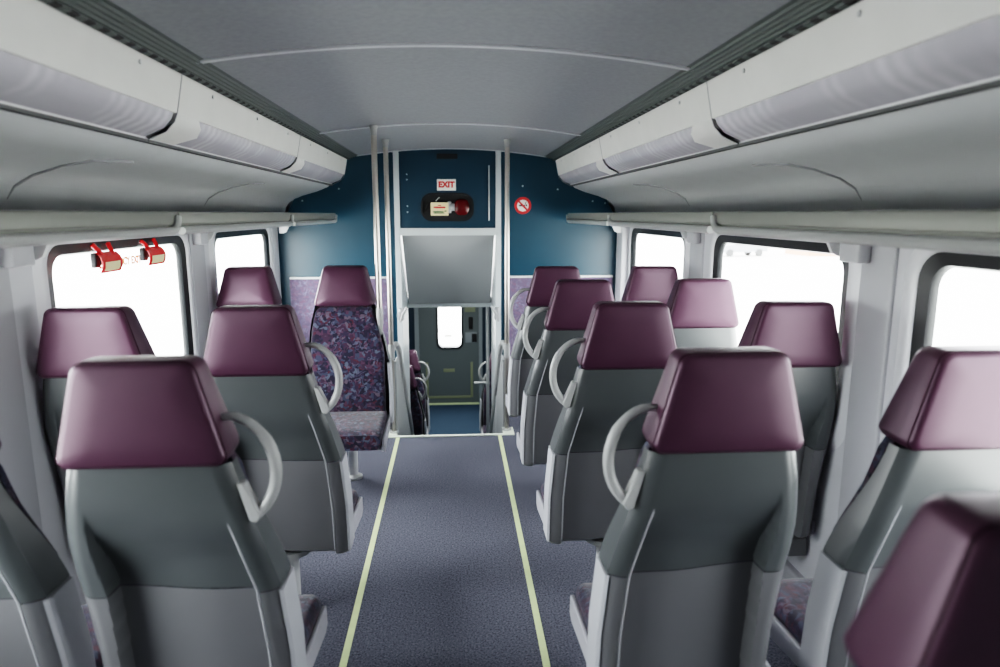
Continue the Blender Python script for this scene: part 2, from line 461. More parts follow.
# vent grille strips --------------------------------------------------------------
for sign, sd in ((-1, 'left'), (1, 'right')):
    t = thing('ceiling_vent', 'long dark grey ribbed air vent strip along the %s edge of the ceiling' % sd, 'vent', (sign * .755, 1.0, 1.93))
    pts = []
    x0, z0, x1, z1 = .722, 1.936, .800, 1.915
    nr = 5
    for k in range(nr):
        for (u, d) in ((0.0, 0), (.12, -.006), (.5, -.006), (.62, 0), ):
            s = (k + u) / nr
            pts.append((lerp(x0, x1, s), lerp(z0, z1, s) + d))
    pts.append((x1, z1))
    mb = MB(); mb.profile([(x - .755, z - 1.93) for x, z in pts], Y_BACK - 1, YB - .005 - 1, .012, 1)
    if sign < 0: mb.mirror_x()
    mb.build('slatted_strip', M['grille'], t, smooth=0)
    mb = MB(); mb.profile([(.7745 - .755, -.0215), (.790 - .755, -.0255)], .2 - 1, YB - .02 - 1, .004, 1)
    if sign < 0: mb.mirror_x()
    mb.build('slot_strip', M['slots'], t, smooth=0)

# light modules -----------------------------------------------------------------
JO = [-2.7, -.74, .55, 2.15, 3.72, YB - .006]
grp = 'light units above the racks'
pos_words = {0: 'behind', 1: 'overhead', 2: 'nearest', 3: 'middle', 4: 'farthest'}
for sign, sd in ((-1, 'left'), (1, 'right')):
    for i in range(1, 5):
        y0, y1 = JO[i] + .003, JO[i + 1] - .003
        if i == 1:
            lab = 'white light unit just above the camera on the %s side' % sd
        else:
            lab = {2: 'white ceiling light unit on the %s side, nearest and largest in view',
                   3: 'white ceiling light unit on the %s side, middle one of its row',
                   4: 'white ceiling light unit on the %s side, farthest one touching the blue bulkhead'}[i] % sd
        if i == 1: continue
        t = thing('ceiling_light', lab, 'light', (sign * .85, y0, 1.80), 0, grp)
        o = lambda P: [(x - .85, z - 1.80) for x, z in P]
        Lh = y1 - y0
        mb = MB(); mb.profile(o([(.799, 1.912), (.808, 1.865), (.822, 1.798)]), 0, Lh, -.012, 1)
        if sign < 0: mb.mirror_x()
        mb.build('housing', M['cream'], t)
        # end cap on the near end with slanted edge, diffuser beyond it
        pr = o([(.822, 1.798), (.832, 1.774), (.856, 1.750), (.915, 1.724)])
        ca = .17; sl = [.00, .04, .065, .02]
        mb = MB()
        a = [(x, 0, z) for x, z in pr]; b = [(x, ca + s, z) for (x, z), s in zip(pr, sl)]
        k = len(pr)
        for (P, Q) in ((a, b),):
            oa = [(x + .012, y, z + .010) for x, y, z in P]; ob = [(x + .012, y, z + .010) for x, y, z in Q]
            rings = [P + oa[::-1], Q + ob[::-1]]
            mb.loft(rings)
        if sign < 0: mb.mirror_x()
        mb.build('end_cap', M['cream'], t, smooth=60)
        mb = MB()
        P = [(x + .004, ca + s, z + .003) for (x, z), s in zip(pr, sl)]
        Q = [(x + .004, Lh - .012, z + .003) for x, z in pr]
        mb.loft([P + [(x + .01, y, z + .008) for x, y, z in P[::-1]], Q + [(x + .01, y, z + .008) for x, y, z in Q[::-1]]])
        if sign < 0: mb.mirror_x()
        mb.build('diffuser', M['diffuser'], t, smooth=60)
        mb = MB()
        mb.box(.913 - .85, .932 - .85, 0, Lh, 1.7125 - 1.80, 1.7215 - 1.80)
        if sign < 0: mb.mirror_x()
        mb.build('gap_shade', M['gap'], t)  # dark box standing in for the shade of the gap below the diffuser
        for q in range(3):
            mb = MB(); mb.disc((sign * (.804 - .85), Lh * (q + .5) / 3, 1.888 - 1.80), .006, 'x', .008, 10)
            mb.build('screw', M['alu'], t)
        # dark joint line
        mb = MB(); mb.profile(o([(.798, 1.912), (.807, 1.865), (.821, 1.798), (.831, 1.773), (.856, 1.748), (.916, 1.722)]), Lh, Lh + .005, -.004, 1)
        if sign < 0: mb.mirror_x()
        mb.build('joint_gap', M['groove'], t)

# cove panels behind the racks ------------------------------------------------------
covep = [(.920, 1.719), (.945, 1.712), (.95, 1.704), (1.04, 1.668), (1.14, 1.640), (1.21, 1.612), (1.26, 1.580), (1.288, 1.540), (1.297, 1.50), (1.298, 1.46), (1.36, 1.455)]
for sign, nm in ((-1, 'wall_left_cove'), (1, 'wall_right_cove')):
    mb = MB(); mb.profile(covep, Y_BACK, YB - .002, .01, sign)
    mb.build(nm, M['cove'], kind='structure', smooth=50)
    # hatch outlines pressed in the cove
    for y0 in (2.05, 3.60, .50):
        q = []
        for (x, z), dy in zip(covep[:0:-1][2:], (0, 0, .004, .012, .035, .08)): q.append((x - .002, y0 + dy, z - .002))
        x, z = q[-1][0], q[-1][2]; q[-1] = (x + .03, y0 + .075, z - .010); q += [(x + .012, y0 + .16, z - .006), (x, y0 + .26, z)]
        mb = MB(); mb.tube([(sign * x, y, z) for x, y, z in q], .004, 6)
        mb.build('trim_cove_groove', M['groove'], kind='structure')

# luggage racks -------------------------------------------------------------------
RJ = [-.9, .72, 2.26, 3.80, 5.20]
for sign, sd in ((-1, 'left'), (1, 'right')):
    for i in range(4):
        y0, y1 = RJ[i] + .004, RJ[i + 1] - .004
        if i == 0: continue
        lab = {1: 'grey luggage rack section on the %s wall, nearest one to the viewer',
               2: 'grey luggage rack section on the %s wall, middle one above the large window',
               3: 'grey luggage rack section on the %s wall, far one ending before the blue bulkhead'}[i] % sd
        t = thing('luggage_rack', lab, 'luggage rack', (sign * 1.28, y0, 1.46), 0, 'overhead luggage racks')
        L_ = y1 - y0
        mb = MB(); mb.box(-.388, .01, 0, L_, -.010, .008)
        if sign < 0: mb.mirror_x()
        mb.build('shelf', M['raillip'], t, smooth=0)
        mb = MB(); mb.rbox(-.395, -.375, 0, L_, .006, .048, .005)
        if sign < 0: mb.mirror_x()
        mb.build('front_lip', M['raillip'], t)
        mb = MB(); x = -.398
        path = [(x, 0, -.013), (x, L_ - .07, -.013)] + [(x, L_ - .07 + .05 * math.sin(a), -.013 + .05 * (1 - math.cos(a))) for a in (.3, .6, .9, 1.2, 1.5)]
        mb.tube(path, .0135, 10)
        if sign < 0: mb.mirror_x()
        mb.build('front_tube', M['railtube'], t)
        
# rack brackets on pillars
for sign, sd in ((-1, 'left'), (1, 'right')):
    for yc, lab in ((2.14, 'nearest'), (3.64, 'middle'), (5.10, 'farthest')):
        where = {'nearest': 'white rack bracket with grey cover on the %s pillar nearest to the viewer', 'middle': 'white rack bracket with grey cover on the %s pillar between the two far windows',
                 'farthest': 'small white rack bracket on the %s wall beside the blue bulkhead'}[lab] % sd
        t = thing('rack_bracket', where, 'bracket', (sign * (XW - (.012 if yc < 5 else .058)), yc, 1.4425), 0, 'brackets under the racks')
        mb = MB()
        if yc < 5:
            mb.rbox(-.045, .0, -.07, .04, -.10, .0, .006)
            if sign < 0: mb.mirror_x()
            mb.build('cover', M['pillar'], t)
        mb = MB()
        g = [(-.34, .0075), (-.34, -.004), (-.12, -.018), (-.07, -.035), (-.05, -.075), (-.028, -.085), (0, -.085), (0, .0075)]
        yy = .075 if yc < 5 else .05
        mb.prism(g, 'y', yy - .008, yy + .008)
        if sign < 0: mb.mirror_x()
        mb.build('arm', M['white'], t)

# ------------------------------------------------------------------ bulkhead
OX0, OX1, OZ = -.452, .375, 1.392
mb = MB()
def wall_piece(mb, x0, x1, z0, z1, y0=YB, y1=YB + .05): mb.box(x0, x1, y0, y1, z0, z1)
wall_piece(mb, -XW, OX0, -1.3, Z_TOP); wall_piece(mb, OX1, XW, -1.3, Z_TOP); wall_piece(mb, OX0, OX1, OZ - .02, Z_TOP)
mb.build('wall_front', M['blue'], kind='structure', smooth=0)
# moquette wainscot with white cap
for x0, x1, nm in ((-1.275, -.50, 'trim_wainscot_left'), (.415, 1.275, 'trim_wainscot_right')):
    mb = MB(); mb.rbox(x0, x1, YB - .02, YB + .002, .0, 1.0, .006); mb.build(nm, M['moquette_lit'], kind='structure')
    mb = MB(); mb.rbox(x0, x1, YB - .024, YB + .002, 1.0, 1.016, .004); mb.build('trim_wainscot_cap', M['white'], kind='structure')
# jambs and header frame
mb = MB()
mb.box(OX0, OX0 + .042, YB - .022, YB + .02, -1.2, arc(.4)); mb.box(OX1 - .042, OX1, YB - .022, YB + .02, -1.2, arc(.4))
mb.box(OX0, OX1, YB - .02, YB + .06, 1.335, 1.392)
mb.build('trim_door_frame', M['frame'], kind='structure', smooth=0, bevel=.003)
# blue equipment hatch above the opening
t = thing('equipment_hatch', 'dark blue equipment hatch panel above the stairwell opening between pale posts', 'panel', ((OX0 + OX1) / 2, YB - .002, 1.40))
cx = (OX0 + OX1) / 2; hx = (OX1 - OX0) / 2 - .046
top = [(-hx + 2 * hx * k / 12, arc(cx - hx + 2 * hx * k / 12) - .012 - 1.40) for k in range(13)]
mb = MB(); mb.prism([(hx, .0), (-hx, .0)] + top, 'y', -.008, .0); mb.build('door_panel', M['blue2'], t, smooth=0)
mb = MB(); mb.rbox(hx - .052, hx - .044, -.018, -.006, .05, .47, .003); mb.build('hinge_rod', M['alu'], t)
for z in (.40, .36, .16, .115):
    mb = MB(); mb.disc((-hx + .055, -.010, z), .006, 'y', .006, 10); mb.build('screw', M['alu'], t)
# dark plate on the top edge of the hatch
o = MB(); o.rbox(-.10, .06, -.006, .004, -.02, .02, .003)
t2 = tag(o.build('number_plate', M['black'], loc=(-.02, YB - .014, 1.935)), 'small black plate high on the blue hatch just under the ceiling', 'plate')
# the sloped grey ceiling panel over the stairs
mb = MB()
ya, za, yb_, zb = YB + .02, 1.34, 5.97, .705
mb.add([(OX0 + .05, ya, za), (OX1 - .05, ya, za), (OX1 - .05, yb_, zb), (OX0 + .05, yb_, zb),
        (OX0 + .05, ya + .05, za + .03), (OX1 - .05, ya + .05, za + .03), (OX1 - .05, yb_ + .05, zb + .03), (OX0 + .05, yb_ + .05, zb + .03)],
       [(0, 1, 2, 3), (4, 7, 6, 5), (0, 4, 5, 1), (1, 5, 6, 2), (2, 6, 7, 3), (3, 7, 4, 0)])
mb.build('ceiling_stair_panel', M['panelgrey'], kind='structure', smooth=0)
mb = MB(); mb.rbox(OX0 + .03, OX1 - .03, 5.95, 6.0, .675, .71, .006); mb.build('trim_stair_lintel', M['frame'], kind='structure')
# stairwell side walls
for sx, nm in ((OX0 + .008, 'wall_stair_left'), (OX1 - .008, 'wall_stair_right')):
    mb = MB(); s = -1 if sx < 0 else 1
    x0, x1 = sorted((sx, sx + s * .05 * -1))
    mb.box(min(sx, sx + s * -.03), max(sx, sx + s * -.03), YB + .0, 6.0, ZL, 1.40)
    mb.build(nm, M['frame'], kind='structure', smooth=0)
for sx in (SX0, SX1):
    mb = MB(); s = -1 if sx < 0 else 1
    mb.box(min(sx, sx + s * .03), max(sx, sx + s * .03), YS, YB, ZL, -.005)
    mb.build('wall_stair_side', M['frame'], kind='structure', smooth=0)

# poles --------------------------------------------------------------------------
def grab_pole(x, y, z0, label, seatclamp=False):
    zt = arc(x) - .004
    t = thing('grab_pole', label, 'pole', (x, y, z0))
    mb = MB(); h = zt - z0
    mb.tube([(0, 0, 0), (0, 0, h)], .0165, 16); mb.build('pole', M['steel'], t)
    mb = MB(); mb.tube([(0, 0, h - .05), (0, 0, h - .035), (0, 0, h - .012), (0, 0, h)], [.017, .018, .021, .026], 18); mb.build('ceiling_flange', M['handle'], t)
    return t, h
tp, h = grab_pole(-.425, 3.80, .86, 'steel grab pole rising from the left seat facing the camera', True)
mb = MB(); mb.tube([(0, 0, -.0), (0, 0, .03), (0, 0, .10), (0, 0, .115)], [.017, .021, .021, .018], 14); mb.build('collar', M['handle'], tp)
mb = MB(); mb.tube([(0, 0, .02), (-.005, 0, -.03), (-.02, -.01, -.06), (-.05, -.02, -.09)], [.019, .018, .016, .013], 12); mb.build('clamp', M['handle'], tp)
for x, lab in ((-.428, 'steel grab pole standing on the left side of the stair top'), (.358, 'steel grab pole standing on the right side of the stair top')):
    tq, h = grab_pole(x, YS + .08, .008, lab)
    mb = MB(); mb.tube([(0, 0, 0), (0, 0, .012)], .032, 16); mb.build('floor_flange', M['alu'], tq)
    mb = MB(); mb.tube([(0, 0, .52), (0, 0, .62)], .022, 14); mb.build('collar', M['handle'], tq)
# stair handrails
for s, x, lab in ((1, -.428, 'curved steel stair handrail with grey infill panel on the left of the stairs'), (-1, .358, 'curved steel stair handrail with grey infill panel on the right of the stairs')):
    t = thing('stair_handrail', lab, 'handrail', (x, YS + .08, .0))
    mb = MB()
    pth = bez((0, .036, .57), (s * .02, .12, .66), (s * .03, .22, .58), (s * .03, .34, .44), 8) + [(s * .03, 1.35, -.40), (s * .03, 1.42, -.50), (s * .03, 1.40, -.60)]
    mb.tube(pth, .019, 12); mb.build('rail', M['handle'], t)
    mb = MB(); mb.prism([(.05, .50), (.20, .50), (.34, .38), (1.34, -.45), (1.34, -1.10), (.05, -.85)], 'x', s * .012, s * .024)
    mb.build('infill_panel', M['panelgrey'], t, smooth=0)
# latches under the header
for x, sd in ((OX0 + .035, 'left'), (OX1 - .035, 'right')):
    t = thing('panel_latch', 'small metal latch under the %s corner of the sloped grey panel' % sd, 'latch', (x, 5.24, .72))
    s = 1 if x < 0 else -1
    mb = MB(); mb.rbox(-.02, .02, -.01, .03, -.05, .05, .006); mb.build('latch_body', M['alu'], t)
    mb = MB(); mb.tube([(s * -.01, -.015, -.06), (s * .01, -.02, 0), (s * .045, -.015, .06)], .009, 8); mb.build('lever', M['handle'], t)

# exit sign ----------------------------------------------------------------------
t = thing('exit_sign', 'cream sign reading EXIT in red letters on the blue hatch', 'sign', (-.048, YB - .012, 1.722))
mb = MB(); mb.rbox(-.073, .073, -.004, .003, -.043, .043, .003); mb.build('plate', M['signwhite'], t)
text_mesh('lettering', 'EXIT', .060, M['signred'], t, (0, -.0046, 0), (PI / 2, 0, 0), bold=.0032)
# extinguisher cabinet
t = thing('extinguisher_cabinet', 'oval black recess in the blue hatch holding a fire extinguisher', 'cabinet', (-.043, YB - .011, 1.552))
st = rrect(.205, .108, .085, 8); st2 = rrect(.190, .095, .075, 8)
mb = MB(); n = len(st)
mb.loft([[(x, .001, z) for x, z in st], [(x, -.010, z) for x, z in st], [(x, -.010, z) for x, z in st2], [(x, .0, z) for x, z in st2]], caps=False)
mb.build('rim', M['black'], t, smooth=50)
mb = MB(); mb.add([(x, -.0005, z) for x, z in st2], [tuple(range(n))]); mb.build('back', M['black'], t, smooth=0)
# extinguisher lies across the recess
t = thing('fire_extinguisher', 'red fire extinguisher lying in the oval recess behind a cream card', 'fire extinguisher', (-.043, YB - .030, 1.552))
mb = MB()
ph = [(.055, .030), (.07, .052), (.09, .062), (.135, .062), (.155, .052), (.168, .025), (.170, .0)]
mb.loft([[(x, .018 * 0 + math.cos(a) * r * .3, math.sin(a) * r) for a in [2 * PI * k / 24 for k in range(24)]] for x, r in ph]); mb.build('cylinder', M['extred'], t)
mb = MB(); mb.disc((.038, 0, .0), .028, 'x', .035, 14); mb.rbox(-.0, .03, -.012, .012, -.045, .045, .005); mb.build('valve', M['alu'], t)
mb = MB(); mb.tube([(.01, -.005, .03), (-.04, -.01, .065), (-.11, -.008, .055), (-.15, -.004, .02), (-.165, 0, -.02)], .006, 8); mb.build('hose', M['black'], t)
mb = MB(); mb.tube([(-.09, -.012, .045), (-.06, -.012, .075)], .004, 6); mb.build('pin', M['alu'], t)
t = thing('instruction_card', 'cream instruction card with red and green lines in the oval recess', 'card', (-.103, YB - .046, 1.538))
mb = MB(); mb.rbox(-.068, .068, -.003, .003, -.050, .050, .002); mb.build('card', M['cardcream'], t)
for (x, z, w, hh, m) in ((0, .027, .012, .004, 'signred'), (.0, .012, .045, .006, 'signred')):
    mb = MB(); mb.rbox(x - w, x + w, -.0045, -.002, z - hh, z + hh, .001); mb.build('red_line', M[m], t)
mb = MB()
for (x, z, w, hh) in ((-.01, -.020, .04, .004), (-.005, -.030, .042, .004), (.045, -.016, .008, .004)):
    mb.rbox(x - w, x + w, -.0045, -.002, z - hh, z + hh, .001)
mb.build('green_lines', M['greenink'], t)
# no smoking sign
t = thing('no_smoking_sign', 'round red no smoking sign on the blue wall right of the grab poles', 'sign', (.547, YB - .002, 1.565))
mb = MB(); mb.disc((0, 0, 0), .066, 'y', .004, 32); mb.build('disc', M['signred'], t)
mb = MB(); mb.disc((0, -.002, 0), .045, 'y', .004, 32); mb.build('white_centre', M['signwhite'], t)
mb = MB(); mb.rbox(-.032, .018, -.0058, -.004, -.006, .006, .001); mb.rbox(.022, .032, -.0058, -.004, -.006, .006, .001)
mb.tube([(.026, -.005, .008), (.018, -.005, .018), (.026, -.005, .028)], .003, 6); mb.build('cigarette', M['black'], t)
c, s_ = math.cos(.8), math.sin(.8); mb = MB()
u, w = .052, .007
mb.add([(a * c - b * s_, yy, -(a * s_ + b * c)) for yy in (-.0068, -.004) for a, b in ((-u, -w), (u, -w), (u, w), (-u, w))],
       [(0, 1, 2, 3), (4, 7, 6, 5), (0, 4, 5, 1), (1, 5, 6, 2), (2, 6, 7, 3), (3, 7, 4, 0)])
mb.build('slash', M['signred'], t, smooth=0)
# studs on the blue wall
for x, z in ((.545, 1.715), (.82, 1.69), (1.10, 1.60), (1.2, 1.585)):
    for s in (-1, 1):
        mb = MB(); mb.disc((0, 0, 0), .007, 'y', .006, 10)
        o = mb.build('wall_stud', M['alu'], loc=(s * x - (.05 if s < 0 else 0), YB - .002, z)); tag(o, 'tiny metal stud screwed into the dark blue bulkhead on the %s' % ('left' if s < 0 else 'right'), 'stud', 'studs in the blue bulkhead on the %s' % ('left' if s < 0 else 'right'))

# ------------------------------------------------------------------ lower saloon
mb = MB(); mb.box(-XW, OX0 + .03, 6.0, Y_END, .70, .76); mb.box(OX1 - .03, XW, 6.0, Y_END, .70, .76); mb.box(OX0 + .03, OX1 - .03, 6.02, Y_END, .70, .76)
mb.build('ceiling_lower', M['lowwall'], kind='structure', smooth=0)
mb = MB(); mb.box(-XW, OX0, YB + .05, 6.0, .66, .76); mb.box(OX1, XW, YB + .05, 6.0, .66, .76); mb.build('ceiling_lower_side', M['lowwall'], kind='structure', smooth=0)
DX0, DX1 = -.50, .345; WX0, WX1, WZb, WZt = -.225, .095, -.36, .45
mb = MB()
outer = [(-XW, ZL), (XW, ZL), (XW, .76), (-XW, .76)]
hole = rrect((WX1 - WX0) / 2, (WZt - WZb) / 2, .075, 6, (WX0 + WX1) / 2, (WZb + WZt) / 2)
loops = [outer, hole[::-1]]; flat = [p for l in loops for p in l]
tris = tessellate_polygon([[Vector((p[0], p[1], 0)) for p in l] for l in loops])
for y in (Y_END, Y_END + .06): mb.add([(p[0], y, p[1]) for p in flat], [tuple(q) for q in tris])
for l in loops:
    n = len(l); mb.add([(p[0], Y_END, p[1]) for p in l] + [(p[0], Y_END + .06, p[1]) for p in l], [(j, (j + 1) % n, n + (j + 1) % n, n + j) for j in range(n)])
mb.build('wall_end', M['lowdark'], kind='structure', smooth=0)
d = structure('door_1', ((DX0 + DX1) / 2, Y_END - .03, ZL)); dc = (DX0 + DX1) / 2
outer = [(DX0, ZL), (DX1, ZL), (DX1, .70), (DX0, .70)]
loops = [outer, hole[::-1]]; flat = [p for l in loops for p in l]
tris = tessellate_polygon([[Vector((p[0], p[1], 0)) for p in l] for l in loops])
mb = MB()
for y in (0, .03): mb.add([(p[0] - dc, y, p[1] - ZL) for p in flat], [tuple(q) for q in tris])
for l in loops:
    n = len(l); mb.add([(p[0] - dc, 0, p[1] - ZL) for p in l] + [(p[0] - dc, .03, p[1] - ZL) for p in l], [(j, (j + 1) % n, n + (j + 1) % n, n + j) for j in range(n)])
mb.build('door_leaf', M['doorgrey'], d, smooth=0)
ro = rrect((WX1 - WX0) / 2 + .03, (WZt - WZb) / 2 + .03, .095, 6, (WX0 + WX1) / 2, (WZb + WZt) / 2)
mb = MB(); n = len(ro)
mb.loft([[(p[0] - dc, .001, p[1] - ZL) for p in ro], [(p[0] - dc, -.015, p[1] - ZL) for p in ro], [(p[0] - dc, -.015, p[1] - ZL) for p in hole], [(p[0] - dc, .05, p[1] - ZL) for p in hole]], caps=False)
mb.build('window_rubber', M['rubber'], d, smooth=0)
mb = MB(); mb.add([(p[0] - dc, .02, p[1] - ZL) for p in hole], [tuple(range(len(hole)))]); mb.build('pane', M['glass'], d, smooth=0)
mb = MB(); mb.rbox(-.04, .06, -.001, .002, 0, .025, .001); o = mb.build('window_sticker', M['cardcream'], loc=(-.10, Y_END - .013, -.215)); tag(o, 'small yellow sticker low on the bright window of the lower door', 'sticker')
mb = MB(); mb.box(DX0 - .06, DX0, Y_END - .05, Y_END, ZL, .70); mb.box(DX1, DX1 + .05, Y_END - .05, Y_END, ZL, .70)
mb.build('trim_lower_door', M['lowwall'], kind='structure', smooth=0)
mb = MB(); mb.box(DX0 + .02, DX1 - .0, Y_END - .06, Y_END - .028, ZL, ZL + .018); mb.build('trim_door_sill', M['strip'], kind='structure', smooth=0)
mb = MB()
mb.rbox(.12, .30, -.006, 0, .10, .13, .002); mb.rbox(.54, .58, -.006, 0, .06, .62, .002); mb.rbox(-.58 + 1.0 - .9, -.54 + 1.0 - .9, -.006, 0, .06, .62, .002)
mb = MB()
for bx in ((-.335, -.30), (.30, .335)): mb.rbox(bx[0], bx[1], -.006, 0, .10, .62, .002)
mb.rbox(-.30, .30, -.006, 0, .09, .125, .002); mb.build('kick_plate_edge', M['olive'], d)
mb = MB(); mb.rbox(-.085, .075, -.004, 0, .475, .525, .002); mb.build('label_plate', M['olive'], d)
t = thing('door_control', 'small control panel on the grey lower door right of its window', 'control panel', (.235, Y_END - .032, -.2))
mb = MB(); mb.rbox(-.09, .06, -.006, 0, .34, .41, .003); mb.build('notice', M['olive'], t)
mb = MB(); mb.rbox(-.035, .025, -.03, 0, .10, .27, .01); mb.build('handle', M['black'], t)
mb = MB(); mb.rbox(-.085, .085, -.008, 0, -.10, .05, .004); mb.build('plate', M['lowwall'], t)
mb = MB(); mb.rbox(.01, .08, -.016, -.006, -.09, .03, .004); mb.build('button', M['black'], t)
# dark partition and chrome post right of the lower door
t = thing('grab_pole', 'slim upright pole in the lower saloon beside the right stair handrail', 'pole', (.31, 6.15, ZL))
mb = MB(); mb.tube([(0, 0, 0), (0, 0, 1.87)], .016, 12); mb.build('pole', M['alu'], t)
mb = MB(); mb.tube([(-.13, 0, 1.12), (.02, 0, 1.12)], .012, 10); mb.build('cross_bar', M['alu'], t)

# ------------------------------------------------------------------ seats
AX_TAB = [(.985, .170), (.9, .19), (.78, .222), (.675, .247), (.5, .258), (.30, .258)]
WX_TAB = [(.985, .170), (.9, .188), (.84, .195), (.78, .198), (.72, .196), (.675, .192), (.6, .186), (.5, .181), (.30, .176)]
YP = [(1.21, .0), (.985, .012), (.80, .030), (.675, .050), (.5, .072), (.32, .088)]
def yrear(z): return interp(YP, z)
def edges(z, s):
    # (negative x edge, positive x edge); s = aisle direction
    a, w = interp(AX_TAB, z), interp(WX_TAB, z)
    return (-w, a) if s > 0 else (-a, w)
def shell_piece(zt, zb, s, nz, name, mat, root, round_bottom=False):
    mb = MB(); rows = []
    NU = 120
    for i in range(nz + 1):
        z = lerp(zt, zb, i / nz)
        xl, xr = edges(z, s)
        row = []
        y0 = yrear(z)
        aisle_edge = xr if s > 0 else -xl; win_edge = -xl if s > 0 else xr
        # recess boundaries measured from the centre
        rb_w = win_edge - lerp(.032, .052, sm((.9 - z) / .25)) - .02
        rb_a = aisle_edge - .045
        dep_w = .052 * sm((.895 - z) / .20); dep_a = .022 * sm((.86 - z) / .12)
        def ypos(x):
            u = x * s       # + towards aisle
            y = y0
            if u < 0:
                y += dep_w * sm((rb_w - (-u)) / .008)
                d = win_edge - (-u); y += .035 * max(0, 1 - d / .045) ** 2
                y += dep_a * 0
            else:
                y += dep_a * sm((rb_a - u) / .008)
                d = aisle_edge - u; y += .022 * max(0, 1 - d / .04) ** 2
            # blend the two recess depths across the centre
            if abs(u) < .12:
                t = sm((u + .12) / .24); base = lerp(dep_w, dep_a, t)
                y = y0 + base
            return y
        sd = .06 if z > .68 else .055
        f = lerp(.035, .09, sm((.985 - z) / .3))
        row.append((xl, ypos(xl) + f, z)); row.append((xl - .001, ypos(xl) + f * .5, z))
        # denser columns near the two grooves
        us = [k / NU for k in range(NU + 1)]
        for u in us:
            x = lerp(xl, xr, u); row.append((x, ypos(x), z))
        row.append((xr + .001, ypos(xr) + f * .5, z)); row.append((xr, ypos(xr) + f, z))
        rows.append(row)
    if round_bottom:
        last = rows[-1]
        rows.append([(x * .99, y + .015, z - .012) for x, y, z in last])
        rows.append([(x * .97, y + .06, z - .016) for x, y, z in last])
    mb.loft(rows, caps=False, closed=False)
    return mb.build(name, mat, root, smooth=38)

